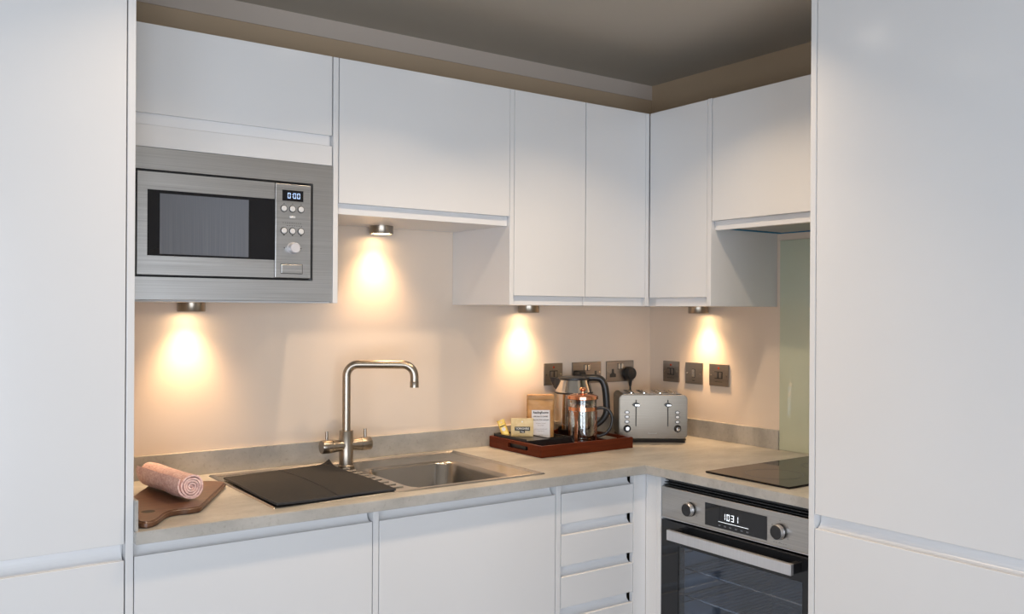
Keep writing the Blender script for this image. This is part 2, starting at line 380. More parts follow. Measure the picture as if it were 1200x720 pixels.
wf = struct('window_2', boxes([(-4.27, -4.22, -4.1, -4.04, 0.4, 2.2), (-4.27, -4.22, -2.36, -2.3, 0.4, 2.2), (-4.27, -4.22, -4.1, -2.3, 0.4, 0.46), (-4.27, -4.22, -4.1, -2.3, 2.14, 2.2)]), 'white2')
obj('window_pane', box(-4.25, -4.244, -4.04, -2.36, 0.46, 2.14), 'window_glass', wf)

# ------------------------------------------------------------------ wall cabinets
YF = -0.3457; YC = -0.3275          # door front / carcass front
ZT = 2.104; ZB = 1.4143
FY = -0.6017; FC = -0.5825          # base door front / carcass front

def door_bm(s0, s1, yf, z0, z1, th=0.018): return box(s0, s1, yf, yf + th, z0, z1, bevel=BV)
def rail_bm(s0, s1, yf, z0, z1, deep=0.024):
    """scooped finger rail: concave, lit from above"""
    n = 8; prof = []
    for i in range(n + 1):
        a = i / n * PI / 2
        prof.append((yf + deep - (deep - 0.004) * (1 - math.sin(a)), z0 + (z1 - z0) * (1 - math.cos(a)) * 0.85))
    prof += [(yf + deep, z1), (yf + deep + 0.004, z1), (yf + deep + 0.004, z0)]
    return prism(prof, s0, s1, axis='x')

# microwave cabinet
c = thing('wall_cabinet', 'white wall cabinet with top flap housing the built-in microwave', 'cabinet', (-1.85, 0, ZB))
obj('carcass', boxes([(-2.1445, -1.5655, YC, -0.001, 1.80, ZT - .002), (-2.1445, -1.5655, YC + .003, -0.001, ZB, ZB + .004), (-2.1445, -2.1265, YC, -.001, ZB + .004, 1.80)]), 'white2', c)
obj('door', door_bm(-2.1440, -1.5685, YF, 1.8825, ZT), 'white', c, label='white gloss lift-up flap')
obj('handle_rail', box(-2.1440, -1.5740, YF + .008, YC, 1.8545, 1.8825, bevel=.0005), 'rail', c)
obj('filler_panel', box(-2.1440, -1.5680, YF, YC, 1.798, 1.853, bevel=BV), 'white', c)
obj('side_panel', box(-1.5645, -1.5490, YF, -0.001, ZB, ZT, bevel=BV), 'white', c)

# microwave
mw = thing('microwave_oven', 'stainless steel built-in microwave oven with dark window, left of the sink tap', 'microwave', (-1.85, YF, 1.4185))
yF = YF - .004
fx0, fx1, fz0, fz1 = -2.1440, -1.5675, 1.4190, 1.7965
bx0, bx1, bz0, bz1 = -2.0900, -1.6255, 1.4752, 1.7425
obj('trim_frame', cells([fx0, bx0, bx1, fx1], [0, 0, 0, 0], 0, 0, set()) if False else boxes([(fx0, bx0, yF, YC, fz0, fz1), (bx1, fx1, yF, YC, fz0, fz1), (bx0, bx1, yF, YC, fz0, bz0), (bx0, bx1, yF, YC, bz1, fz1)]), 'steel', mw)
obj('gap_liner', box(bx0, bx1, YF + .010, YC + .05, bz0, bz1), 'black', mw)
obj('body', box(bx0 + .01, bx1 - .01, YC + .05, -.03, bz0 + .002, bz1 - .002), 'steel_dark', mw)
dr = obj('door', boxes([(-2.0835, -2.0600, yF, YF + .012, 1.4815, 1.7365), (-2.0600, -1.7345, yF, YF + .012, 1.6925, 1.7365), (-2.0600, -1.7345, yF, YF + .012, 1.4815, 1.5285)]), 'steel', mw)
obj('window_surround', box(-2.0600, -1.7345, yF + .0015, YF + .012, 1.5285, 1.6925), 'black_gloss', dr, label='glossy black door glass')
obj('window', box(-2.030, -1.805, yF + .0008, yF + .0015, 1.5335, 1.6845), 'mw_window', dr, label='grey mesh window')
cp = obj('control_panel', box(-1.7325, -1.6315, yF, YF + .012, 1.4815, 1.7365, bevel=.0015), 'steel', mw)
dp = obj('display', box(-1.7135, -1.6540, yF - .0006, yF, 1.690, 1.7195), 'black_gloss', cp)
obj('display_digits', digits('0:00', -1.700, yF - .0008, 1.6975, .0145, .0075, .0035, .0014), 'digit', dp) if False else None
dd = obj('display_digits', digits('0:00', -1.6985, yF - .0007, 1.6975, .0145, .0078, .0036, .0014), 'digit', mw)
for x, z in ((-1.709, 1.669), (-1.6848, 1.669), (-1.6605, 1.669), (-1.7085, 1.609), (-1.6845, 1.609), (-1.6602, 1.609)):
    obj('button_ring', lathe([(.0098, 0), (.0098, .001), (.0080, .0014), (.0080, 0)], 24, '-y', (x, yF, z)), 'gap', mw, .5)
    obj('button', lathe([(.0076, 0), (.0076, .003), (.0062, .004), (0, .0042)], 24, '-y', (x, yF, z)), 'button', mw, .5)
obj('button', box(-1.6935, -1.6765, yF - .003, yF, 1.6435, 1.6500, bevel=.002), 'button', mw, label='oblong silver button')
kn = obj('knob', lathe([(.0165, 0), (.0165, .002), (.0148, .004), (.0140, .020), (.0125, .022), (0, .0225)], 36, '-y', (-1.6835, yF, 1.5625)), 'knob_silver', mw, .5)
rb = obj('door_release', box(-1.7155, -1.6570, yF - .0015, yF, 1.4945, 1.5180, bevel=.001), 'steel', mw)
obj('release_outline', boxes([(-1.7175, -1.6550, yF - .0003, yF, 1.5182, 1.5195), (-1.7175, -1.6550, yF - .0003, yF, 1.4925, 1.4938), (-1.7175, -1.7162, yF - .0003, yF, 1.4938, 1.5182), (-1.6563, -1.6550, yF - .0003, yF, 1.4938, 1.5182)]), 'black', mw)
pr = []
for k in range(9):
    x = -1.712 + k * .0062; pr.append((x, x + .003, yF - .0002, yF, 1.6300, 1.6314))
for k in range(7):
    x = -1.700 + k * .0066; pr.append((x, x + .003, yF - .0002, yF, 1.6225, 1.6238))
for x in (-1.7085, -1.6845, -1.6602):
    pr += [(x - .002, x + .002, yF - .0002, yF, 1.6820, 1.6832), (x - .0022, x + .0022, yF - .0002, yF, 1.5960, 1.5985)]
for x, z in ((-1.707, 1.5625), (-1.660, 1.5625)): pr.append((x - .0014, x + .0014, yF - .0002, yF, z - .0014, z + .0014))
obj('panel_markings', boxes(pr), 'ink', mw)['kind'] = 'stuff'

# middle flap cabinet over the tap
c = thing('wall_cabinet', 'short white wall cabinet with lift-up flap above the sink tap', 'cabinet', (-1.25, 0, 1.668))
obj('carcass', boxes([(-1.5475, -0.9585, YC, -0.001, 1.668, ZT - .002)]), 'white2', c)
obj('door', door_bm(-1.5462, -0.9590, YF, 1.6965, ZT), 'white', c)
obj('handle_rail', box(-1.5462, -0.9590, YC - .004, YC + .01, 1.6665, 1.6965, bevel=.0005), 'rail', c)

# double-door cabinet
c = thing('wall_cabinet', 'tall white double-door wall cabinet left of the corner', 'cabinet', (-0.65, 0, ZB))
obj('carcass', boxes([(-0.9410, -0.0, YC, -0.001, ZB, ZT - .002)]), 'white2', c)
obj('side_panel', box(-0.9575, -0.9415, YF, -0.001, ZB, ZT, bevel=BV), 'white', c)
obj('door', door_bm(-0.9397, -0.6440, YF, 1.4440, ZT), 'white', c)
obj('door', door_bm(-0.6400, -0.3640, YF, 1.4440, ZT), 'white', c)
obj('handle_rail', box(-0.9397, -0.6440, YC - .006, YC, ZB, 1.4435, bevel=.0005), 'rail', c)
obj('handle_rail', box(-0.6410, -0.3720, YC - .006, YC, ZB, 1.4435, bevel=.0005), 'rail', c)
obj('corner_post', box(-0.3625, YF, YF, YC, ZB, ZT, bevel=.0006), 'white', c)

# corner cabinet on the right wall   (frame RR: x -> s = -world y)
c = thing('wall_cabinet', 'single-door white wall cabinet on the right wall beside the corner', 'cabinet', (0.49, 0, ZB), RR)
obj('carcass', boxes([(0.3290, 0.6190, YC, -0.001, ZB, ZT - .002)]), 'white2', c)
obj('door', door_bm(0.3500, 0.6180, YF, 1.4440, ZT), 'white', c)
obj('handle_rail', box(0.3700, 0.6180, YC - .006, YC, ZB, 1.4435, bevel=.0005), 'rail', c)
obj('side_panel', box(0.6200, 0.6375, YF, -0.001, ZB, ZT + .002, bevel=BV), 'white', c)

# hob cabinet with extractor
c = thing('wall_cabinet', 'short white wall cabinet above the hob, lit warm, beside the tall right unit', 'cabinet', (0.95, 0, 1.668), RR)
obj('carcass', boxes([(0.6395, 1.2630, YC, YC + .018, 1.668, ZT - .002), (0.6395, 1.2630, YC + .018, -.001, 1.690, ZT - .002)]), 'white2', c)
obj('door', door_bm(0.6415, 1.2610, YF, 1.6970, ZT), 'white', c)
obj('handle_rail', box(0.6480, 1.2610, YC - .004, YC + .012, 1.6665, 1.6965, bevel=.0005), 'rail', c)
h = thing('extractor_hood', 'slim extractor hood with blue film edge under the cabinet above the hob', 'extractor hood', (0.95, 0, 1.66), RR)
obj('casing', box(0.655, 1.255, -0.305, -0.020, 1.674, 1.6895), 'hood', h)
obj('grease_filter', box(0.70, 1.215, -0.275, -0.06, 1.670, 1.674, bevel=.001), 'steel_dark', h)
obj('protective_film', tube([(0.672, -.29, 1.6715), (0.672, -.035, 1.6715), (1.24, -.035, 1.6715)], 0.0035, 6), 'blue_film', h)
obj('front_lip', box(0.655, 1.255, -0.309, -0.300, 1.672, 1.6895), 'steel', h)

# ------------------------------------------------------------------ tall units
X1 = -2.1455
c = thing('tall_cabinet', 'tall white gloss cabinet filling the left edge of the view', 'cabinet', (-2.46, -0.3, 0))
obj('side_panel', box(X1 - .0165, X1, FY, -0.001, 0.0, 2.31, bevel=BV), 'white', c)
obj('carcass', boxes([(-2.765, X1 - .017, FC + .01, -0.001, 0.15, 2.308)]), 'white2', c)
obj('door', door_bm(-2.764, X1 - .0190, FY, 0.8830, 2.306), 'white', c, label='upper door')
obj('door', door_bm(-2.764, X1 - .0190, FY, 0.155, 0.8470), 'white', c, label='lower door')
obj('handle_rail', rail_bm(-2.764, X1 - .0215, FY, 0.8470, 0.8830), 'rail', c)
obj('plinth', box(-2.765, X1 - .017, FC + .05, FC + .066, 0, 0.148), 'white2', c)
obj('end_panel', box(-2.783, -2.766, FY, -0.001, 0, 2.31, bevel=BV), 'white', c)

XR = -0.675; SR = 1.2647
c = thing('tall_cabinet', 'tall white gloss cabinet filling the right edge of the view beside the oven', 'cabinet', (1.58, -0.3, 0), RR)
obj('side_panel', box(SR, SR + .0165, XR, -0.001, 0.0, 2.31, bevel=BV), 'white', c)
obj('carcass', boxes([(SR + .017, 1.885, XR + .028, -0.001, 0.15, 2.308)]), 'white2', c)
obj('door', door_bm(SR + .0190, 1.884, XR, 0.8865, 2.306), 'white', c, label='upper door')
obj('door', door_bm(SR + .0190, 1.884, XR, 0.155, 0.8505), 'white', c, label='lower door')
obj('handle_rail', rail_bm(SR + .0215, 1.884, XR, 0.8505, 0.8865), 'rail', c)
obj('plinth', box(SR + .017, 1.885, XR + .08, XR + .096, 0, 0.148), 'white2', c)
obj('end_panel', box(1.886, 1.9025, XR, -0.001, 0, 2.31, bevel=BV), 'white', c)

# ------------------------------------------------------------------ base cabinets
ZW = 0.8820                     # underside of worktop
DT = 0.8525
c = thing('base_cabinet', 'white base cabinet under the folded drying mat and pink towel', 'cabinet', (-1.85, -0.3, 0))
obj('carcass', box(-2.1445, -1.5655, FC + .012, -0.02, 0.15, ZW - .001), 'white2', c)
obj('door', door_bm(-2.1435, -1.5665, FY, 0.155, DT), 'white', c)
obj('handle_rail', rail_bm(-2.1435, -1.5710, FY, DT, ZW - .001), 'rail', c)
obj('side_panel', box(-1.5640, -1.5485, FY, -0.02, 0.15, ZW - .001, bevel=.0006), 'white', c)
obj('plinth', box(-2.1445, -1.5485, FC + .05, FC + .066, 0, 0.149), 'white2', c)

c = thing('base_cabinet', 'white base cabinet with one wide door under the sink bowl', 'cabinet', (-1.25, -0.3, 0))
obj('carcass', boxes([(-1.5475, -0.9670, FC + .012, -0.02, 0.15, 0.70), (-1.5475, -0.9670, FC + .012, FC + .018, 0.70, ZW - .001)]), 'white2', c)
obj('door', door_bm(-1.5462, -0.9690, FY, 0.155, DT), 'white', c)
obj('handle_rail', rail_bm(-1.5462, -0.9735, FY, DT, ZW - .001), 'rail', c)
obj('side_panel', box(-0.9660, -0.9490, FY, -0.02, 0.15, ZW - .001, bevel=.0006), 'white', c)
obj('plinth', box(-1.5475, -0.9490, FC + .05, FC + .066, 0, 0.149), 'white2', c)

c = thing('drawer_cabinet', 'white drawer cabinet with stacked scooped-handle drawers left of the oven corner', 'cabinet', (-0.78, -0.3, 0))
obj('carcass', box(-0.9480, -0.6540, FC + .012, -0.02, 0.15, ZW - .001), 'white2', c)
tops = [(0.7618, 0.8525), (0.6370, 0.7280), (0.5125, 0.6040), (0.3880, 0.4795), (0.1550, 0.3550)]
for i, (z0, z1) in enumerate(tops):
    d = obj('drawer', door_bm(-0.9455, -0.6570, FY, z0, z1), 'white', c)
    zt = ZW - .001 if i == 0 else tops[i - 1][0]
    obj('handle_rail', rail_bm(-0.9455, -0.6645, FY, z1, zt), 'rail', d)
obj('plinth', box(-0.9480, -0.6540, FC + .05, FC + .066, 0, 0.149), 'white2', c)

c = thing('corner_post', 'white corner post joining the drawers and the oven housing', 'cabinet trim', (-0.60, -0.60, 0))
obj('face_strip', box(-0.6545, -0.6017, FY, FY + .018, 0.15, ZW - .001, bevel=.0008), 'white', c)
obj('return_strip', box(-0.6017, -0.5837, FY - .0475, FY - .0002, 0.15, ZW - .001, bevel=.0008), 'white', c)

c = thing('oven_housing', 'white cabinet housing the built-in oven under the hob', 'cabinet', (0.95, -0.3, 0), RR)
obj('side_panel', box(0.6500, 0.6680, FY, -0.02, 0.0, ZW - .001, bevel=.0008), 'white', c)
obj('back_panel', box(0.6690, SR - .001, -0.03, -0.02, 0.15, ZW - .001), 'white2', c)
obj('shelf', box(0.6690, SR - .001, FC, -0.03, 0.235, 0.253), 'white2', c)
obj('drawer', door_bm(0.6700, SR - .001, FY, 0.155, 0.245), 'white', c)
obj('plinth', box(0.6690, SR - .001, FC + .05, FC + .066, 0, 0.149), 'white2', c)

# ------------------------------------------------------------------ worktop, upstands, splashback
SX0, SX1, SY0, SY1 = -1.8150, -0.9800, -0.5660, -0.0500
HX0, HX1, HY0, HY1 = -1.430, -1.060, -0.558, -0.170
xs = [X1, HX0, HX1, -0.622, 0]; ys = [-SR, -0.622, HY0, HY1, 0]
wt = obj('worktop', cells(xs, ys, ZW, 0.9100, {(0, 0), (1, 0), (2, 0), (1, 2)}, bevel=.0015), 'worktop')
tag(wt, 'L-shaped stone-effect worktop with beige top and grey edge', 'worktop')
u = obj('upstand', box(X1 + .0075, -.0005, -0.012, -.0005, 0.9100, 0.9784, bevel=.001), 'worktop'); tag(u, 'long stone-effect upstand along the back wall behind the sink', 'upstand')
u = obj('upstand', box(-0.012, -.0005, -0.6525, -0.0125, 0.9100, 0.9784, bevel=.001), 'worktop'); tag(u, 'short stone-effect upstand on the right wall behind the toaster', 'upstand')
u = obj('upstand', box(X1 + .0003, X1 + .0070, -0.615, -.0005, 0.9100, 0.978, bevel=.001), 'worktop'); tag(u, 'thin stone-effect upstand end against the left tall cabinet', 'upstand')
g = obj('glass_splashback', box(-0.0065, -.0005, -SR + .001, -0.6535, 0.9105, 1.648, bevel=.0008), 'green_glass'); tag(g, 'pale green glass splashback behind the hob', 'splashback')

# ------------------------------------------------------------------ sink
s = thing('sink', 'stainless steel inset sink with bowl and drainer', 'sink', (-1.4, -0.31, 0.91))
bowl = rrect(-1.405, -1.088, -0.548, -0.196, 0.055, 7)
ccx, ccy = (-1.405 - 1.088) / 2, (-0.548 - 0.196) / 2
def ring_rect(x0, x1, y0, y1, z):
    out = []
    for px, py in bowl:
        dx, dy = px - ccx, py - ccy
        t = min([((x1 if dx > 0 else x0) - ccx) / dx if abs(dx) > 1e-9 else 1e9, ((y1 if dy > 0 else y0) - ccy) / dy if abs(dy) > 1e-9 else 1e9])
        out.append([ccx + dx * t, ccy + dy * t, z])
    for X_, Y_ in ((x0, y0), (x1, y0), (x0, y1), (x1, y1)):
        k = min(range(len(out)), key=lambda i: (out[i][0] - X_) ** 2 + (out[i][1] - Y_) ** 2); out[k] = [X_, Y_, z]
    return out
def ringz(pts, z): return [(x, y, z) for x, y in pts]
def ins(x0, x1, y0, y1, d): return x0 + d, x1 - d, y0 + d, y1 - d
R_ = [ring_rect(SX0, SX1, SY0, SY1, .9102), ring_rect(*ins(SX0, SX1, SY0, SY1, .003), .9140), ring_rect(*ins(SX0, SX1, SY0, SY1, .012), .9150), ring_rect(*ins(SX0, SX1, SY0, SY1, .018), .9112),
      ring_rect(*ins(SX0, SX1, SY0, SY1, .026), .9110), ringz(rrect(-1.411, -1.082, -0.554, -0.190, .059, 7), .9112)]
obj('deck', loft(R_), 'sink', s, .3)
obj('bowl', loft([ringz(rrect(-1.411, -1.082, -0.554, -0.190, .059, 7), .9112), ringz(bowl, .9085), ringz(rrect(-1.400, -1.093, -0.543, -0.201, .055, 7), .90), ringz(rrect(-1.392, -1.101, -0.535, -0.209, .055, 7), .775), ringz(rrect(-1.380, -1.113, -0.523, -0.221, .05, 7), .760), ringz(rrect(-1.350, -1.143, -0.493, -0.251, .04, 7), .756)], cap1=True), 'bowl', s, .9)
obj('waste', lathe([(.042, .757), (.042, .7595), (.034, .7605), (.030, .758), (0, .758)], 32, c=(-1.246, -.372, 0)), 'chrome', s, .5)
for k in range(9):
    y = -0.500 + k * .042
    obj('drainer_ridge', box(-1.770, -1.424, y - .006, y + .006, .9112, .9142, bevel=.0014), 'sink', s)

# ------------------------------------------------------------------ tap
TX, TY = -1.424, -0.140
t = thing('mixer_tap', 'brushed nickel mixer tap with square-bend spout and two lever handles', 'tap', (TX, TY, .9118), run=False)
obj('base_ring', lathe([(.0255, 0), (.0255, .006), (.023, .009), (.0215, .009)], 32), 'nickel', t, .6)
obj('body', lathe([(.0215, .004), (.0215, .112), (.0205, .1135), (.0138, .1135), (.0138, .10)], 32), 'nickel', t, .6)
rd = Vector((.8136, -.5815, 0)); H = .3165
pth = [(0, 0, .10), (0, 0, .20)]
for i in range(0, 9):
    a = i / 8 * PI / 2; q = rd * (.036 * (1 - math.cos(a))); pth.append((q.x, q.y, H - .036 + .036 * math.sin(a)))
L_ = .2085
for i in range(0, 9):
    a = i / 8 * PI / 2; q = rd * (L_ - .036 + .036 * math.sin(a)); pth.append((q.x, q.y, H - .036 + .036 * math.cos(a)))
q = rd * L_; pth.append((q.x, q.y, H - .052))
obj('spout', tube(pth, .0128, 20), 'nickel', t, .8)
obj('aerator', lathe([(.0136, 0), (.0136, .018), (.0130, .019), (.0095, .019), (.0095, .002), (0, .002)][::-1], 24, c=(q.x, q.y, H - .070)), 'nickel', t, .6)
for sgn, nm in ((-1, 'handle'), (1, 'handle')):
    obj('valve_neck', lathe([(.019, .008), (.017, .022), (.0190, .036), (.0195, .047)], 28, 'x', (0, 0, .068)) if sgn > 0 else lathe([(.0195, -.047), (.0190, -.036), (.017, -.022), (.019, -.008)], 28, 'x', (0, 0, .068)), 'nickel', t, .6)
    hb = obj('handle', lathe([(0, .0485), (.0200, .0485), (.0205, .050), (.0205, .080), (.0195, .0815), (0, .0815)] if sgn > 0 else [(0, -.0815), (.0195, -.0815), (.0205, -.080), (.0205, -.050), (.0200, -.0485), (0, -.0485)], 32, 'x', (0, 0, .068)), 'nickel', t, .6)
    obj('lever', tube([(sgn * .064, 0, .084), (sgn * .064, 0, .114)], .0046, 12), 'nickel', hb, .8)

# ------------------------------------------------------------------ drying mat
m = thing('drying_mat', 'charcoal ribbed drying mat with a curled corner over the drainer', 'mat', (-1.63, -0.35, .9153))
BL, FL, FR_, BR = Vector((-1.803, -.158)), Vector((-1.806, -.566)), Vector((-1.480, -.560)), Vector((-1.468, -.112))
def mat_grid(z_add, n=28):
    g_ = []
    for j in range(n + 1):
        row = []
        for i in range(n + 1):
            uu, vv = i / n, j / n
            p = (BL * (1 - uu) + BR * uu) * (1 - vv) + (FL * (1 - uu) + FR_ * uu) * vv
            zz =   .9153 + .0035 * math.exp(-((uu - .52 + .06 * vv) / .012) ** 2 * .2) * 0
            cu = max(0, 1 - math.hypot((1 - uu) / .10, vv / .10)); zz += .014 * cu * cu
            zz += .0012 * math.sin(9 * uu + 2) * math.sin(7 * vv) + .0012
            row.append((p.x, p.y, zz + z_add))
        g_.append(row)
    return g_
def sheet(gt, gb):
    bm = bmesh.new(); n = len(gt) - 1; k = len(gt[0]) - 1
    T = [[bm.verts.new(p) for p in r] for r in gt]; B_ = [[bm.verts.new(p) for p in r] for r in gb]
    for j in range(n):
        for i in range(k):
            bm.faces.new((T[j][i], T[j + 1][i], T[j + 1][i + 1], T[j][i + 1])); bm.faces.new((B_[j][i], B_[j][i + 1], B_[j + 1][i + 1], B_[j + 1][i]))
    for j in range(n):
        bm.faces.new((T[j][0], B_[j][0], B_[j + 1][0], T[j + 1][0])); bm.faces.new((T[j][k], T[j + 1][k], B_[j + 1][k], B_[j][k]))
    for i in range(k):
        bm.faces.new((T[0][i], T[0][i + 1], B_[0][i + 1], B_[0][i])); bm.faces.new((T[n][i], B_[n][i], B_[n][i + 1], T[n][i + 1]))
    bmesh.ops.recalc_face_normals(bm, faces=list(bm.faces)); return bm
gt = mat_grid(.006)
obj('mat_body', sheet(gt, mat_grid(0)), 'mat', m, .8)
edge = [gt[0][i] for i in range(29)] + [gt[j][28] for j in range(1, 29)] + [gt[28][i] for i in range(27, -1, -1)] + [gt[j][0] for j in range(27, 0, -1)]
obj('bound_edge', tube([(x, y, z - .0028) for x, y, z in edge], .0036, 6, closed=True), 'mat_hem', m, .8)
obj('fold_seam', tube([(a[0], a[1], a[2] + .0002) for a in [[gt[j][14][q] * (1 - f_) + gt[j][16][q] * f_ for q in range(3)] for j in range(29) for f_ in [.6 * math.sin(j / 28 * PI)]]], .0018, 6), 'mat_hem', m, .8)

# ------------------------------------------------------------------ chopping board and towel
def bl(a_, b_): return (-1.820 - .484 * a_ - .875 * b_, -.232 - .875 * a_ + .484 * b_)
out = [(.02, 0), (.15, 0), (.295, 0), (.318, .006), (.333, .022), (.340, .040), (.352, .056), (.372, .064), (.40, .066), (.43, .066), (.452, .070), (.466, .082), (.462, .098), (.44, .112), (.40, .124), (.37, .130), (.35, .142), (.335, .165), (.318, .185), (.295, .192), (.15, .196), (.03, .196), (.008, .188), (-.006, .165), (-.012, .10), (-.008, .03), (.003, .008)]
b = thing('chopping_board', 'dark walnut paddle chopping board with handle, lying under the pink towel', 'chopping board', (-1.97, -0.36, .9105))
poly = [bl(*p) for p in out]
sm = [(p.x, p.y) for p in smooth_path([(x, y, 0) for x, y in poly] + [(poly[0][0], poly[0][1], 0)], 3)][:-1]
hc = bl(.362, .108)
bmb = prism(sm, .9105, .9255, bevel=.004)
obj('board', bmb, 'walnut', b, .7)
obj('hole_shade_disc', lathe([(0, .9257), (.015, .9257), (.0155, .9256)], 24, c=(hc[0], hc[1], 0)), 'ink', b)  # flat dark disc painting the shade of the handle's hole

tw = thing('rolled_towel', 'pink rolled towel lying on the walnut chopping board', 'towel', (-1.99, -.31, .9258))
A0 = Vector((-1.9735, -.437)); A1 = Vector((-2.012, -.190)); ax = (A1 - A0).normalized(); nx_ = Vector((ax.y, -ax.x))
sp = []; NT = 5.2; r0, r1 = .0025, .0335
K = 150
for i in range(K + 1):
    tt = i / K; th = -2 * PI * NT * tt + 1.2 * PI; r = r0 + (r1 - r0) * tt
    if i > K - 6: r += .0012 * (i - K + 6)
    sp.append((r * math.cos(th), r * math.sin(th)))
th_ = .0044
NL = 14
outer, inner = [], []
for j in range(NL + 1):
    t_ = j / NL; c2 = A0 + (A1 - A0) * t_
    ro, ri = [], []
    for i, (a_, b_) in enumerate(sp):
        rr = math.hypot(a_, b_); wob = 1 + .035 * math.sin(i * .7 + t_ * 9) * (i / K) + .03 * math.sin(t_ * 13 + i * .12) * (i / K)
        endp = (.0018 * math.sin(i * .42)) * (1 if j in (0, NL) else 0)
        for lst, f in ((ro, 1.0), (ri, max(0.05, (rr - th_) / rr))):
            q = c2 + nx_ * (a_ * f * wob) + ax * endp; lst.append((q.x, q.y,   .9258 + .0350 + b_ * f * wob))
    outer.append(ro); inner.append(ri)
obj('towel_cloth', sheet(outer, inner), 'towel', tw, 1.0)

# ------------------------------------------------------------------ tray with tea things
TZ = .9105
tr = thing('serving_tray', 'mahogany wooden serving tray with cut-out handles beside the toaster', 'tray', (-.613, -.18, TZ))
tx0, tx1, ty0, ty1 = -.818, -.408, -.335, -.030; TH = .0385
obj('tray_base', box(tx0 + .009, tx1 - .009, ty0 + .009, ty1 - .009, TZ, TZ + .006), 'mahogany', tr)
obj('side', box(tx0, tx1, ty0, ty0 + .010, TZ, TZ + TH, bevel=.0012), 'mahogany', tr)
obj('side', box(tx0, tx1, ty1 - .010, ty1, TZ, TZ + TH, bevel=.0012), 'mahogany', tr)
def end_board(x0_, x1_):
    n = 8; yc = (ty0 + ty1) / 2 - .020; hw = .058; hz0, hz1 = TZ + .0135, TZ + .0285; rr = (hz1 - hz0) / 2
    bm = bmesh.new()
    y0_, y1_ = ty0 + .0102, ty1 - .0102
    bx(bm, x0_, x1_, y0_, yc - hw, TZ, TZ + TH); bx(bm, x0_, x1_, yc + hw, y1_, TZ, TZ + TH)
    bx(bm, x0_, x1_, yc - hw, yc + hw, TZ, hz0); bx(bm, x0_, x1_, yc - hw, yc + hw, hz1, TZ + TH)
    return bm
obj('end_board', end_board(tx0, tx0 + .010), 'mahogany', tr)
obj('end_board', end_board(tx1 - .010, tx1), 'mahogany', tr)

og = thing('caddy', 'black divided caddy box holding tea and coffee packets in the tray', 'caddy', (-.71, -.15, TZ + .0065))
ox0, ox1, oy0, oy1 = -.8065, -.606, -.235, -.0415; oz0, oz1 = TZ + .0065, TZ + .049
obj('floor_panel', box(ox0, ox1, oy0, oy1, oz0, oz0 + .002), 'black', og)
obj('walls', boxes([(ox0, ox0 + .003, oy0, oy1, oz0, oz1), (ox1 - .003, ox1, oy0, oy1, oz0, oz1 - .006), (ox0, ox1, oy0, oy0 + .003, oz0, oz1 - .006), (ox0, ox1, oy1 - .003, oy1, oz0, oz1)], .0006), 'black', og)
obj('divider', box(-.703, -.700, oy0 + .003, oy1 - .003, oz0 + .002, oz1 - .004), 'black', og)
obj('divider', box(-.700, ox1 - .003, -.196, -.193, oz0 + .002, oz1 - .008), 'black', og)
obj('raised_shelf', box(ox0 + .003, -.703, oy0 + .003, oy1 - .003, oz0 + .002, oz0 + .036), 'black', og)

def leaning(loc, rz, tilt): return Matrix.Translation(Vector(loc)) @ Matrix.Rotation(rz, 4, 'Z') @ Matrix.Rotation(tilt, 4, 'X')
CAMR = -0.6205   # yaw that faces the room diagonal
# kraft coffee bag
kb = thing('coffee_bag', 'brown kraft paper coffee bag with white printed label', 'packet', (-.652, -.112, oz0 + .0025), CAMR + .05, run=False)
def pouch(wd, ht, thk, top_pinch=.8, n=14, wr=.0022, seed=1):
    rnd = random.Random(seed); ph = [rnd.uniform(0, 6) for _ in range(6)]
    F_, B_ = [], []
    for j in range(n + 1):
        v = j / n; fr, bk = [], []
        prof = thk * (1 - v ** 1.6 * top_pinch) if v > .06 else thk * (.55 + v / .06 * .45)
        for i in range(n + 1):
            uu = i / n; x = (uu - .5) * wd
            e = max(0.0, 1 - abs(uu - .5) * 2) ** .28
            w_ = wr * (math.sin(7 * uu + 5 * v + ph[0]) * math.sin(9 * v + ph[1]) + .6 * math.sin(17 * v + 3 * uu + ph[2])) * (.25 + v)
            fr.append((x, -prof / 2 * e + w_ * e - .0004, v * ht)); bk.append((x, prof / 2 * e + w_ * e * .5 + .0004, v * ht))
        F_.append(fr); B_.append(bk)
    return sheet(F_, B_)
obj('bag', pouch(.098, .173, .042, .9, 18, .0022, 3), 'kraft', kb, 1.0)
obj('top_fold', box(-.048, .048, -.009, .004, .158, .175, bevel=.002), 'kraft', kb, .6)
lt = Matrix.Rotation(-.10, 4, 'X')
lb = obj('paper_label', box(-.0335, .0315, -.0300, -.0292, .012, .122), 'paper', kb)
lb.data.transform(Matrix.Translation((0, -.0305, .06)) @ lt @ Matrix.Translation((0, .0300, -.06)))
def lab(s_, z, size, m_='ink', b_=0.0, sx=1.0): text('label_print', s_, size, (-.001, -.0318 + (z - .06) * .10 - .0004, z), m_, kb, lt, bold=b_, sx=sx)
lab('ReadingRooms', .113, .0098, 'ink', .0003, .92); lab('SPECIALITY COFFEE', .099, .0062, 'ink', .0001, .95); lab('GROUND FOR CAFETIERE', .087, .0050, 'ink', .0001, 1.0)
lab('chocolate, hazelnut', .075, .0046, 'ink_grey'); lab('and caramel', .068, .0046, 'ink_grey'); lab('roasted and packed by hand', .055, .0040, 'ink_grey'); lab('in small batches', .048, .0040, 'ink_grey')
lab('origin Brazil', .034, .0038, 'ink_grey'); lab('net weight 60 g', .022, .0038, 'ink_grey')

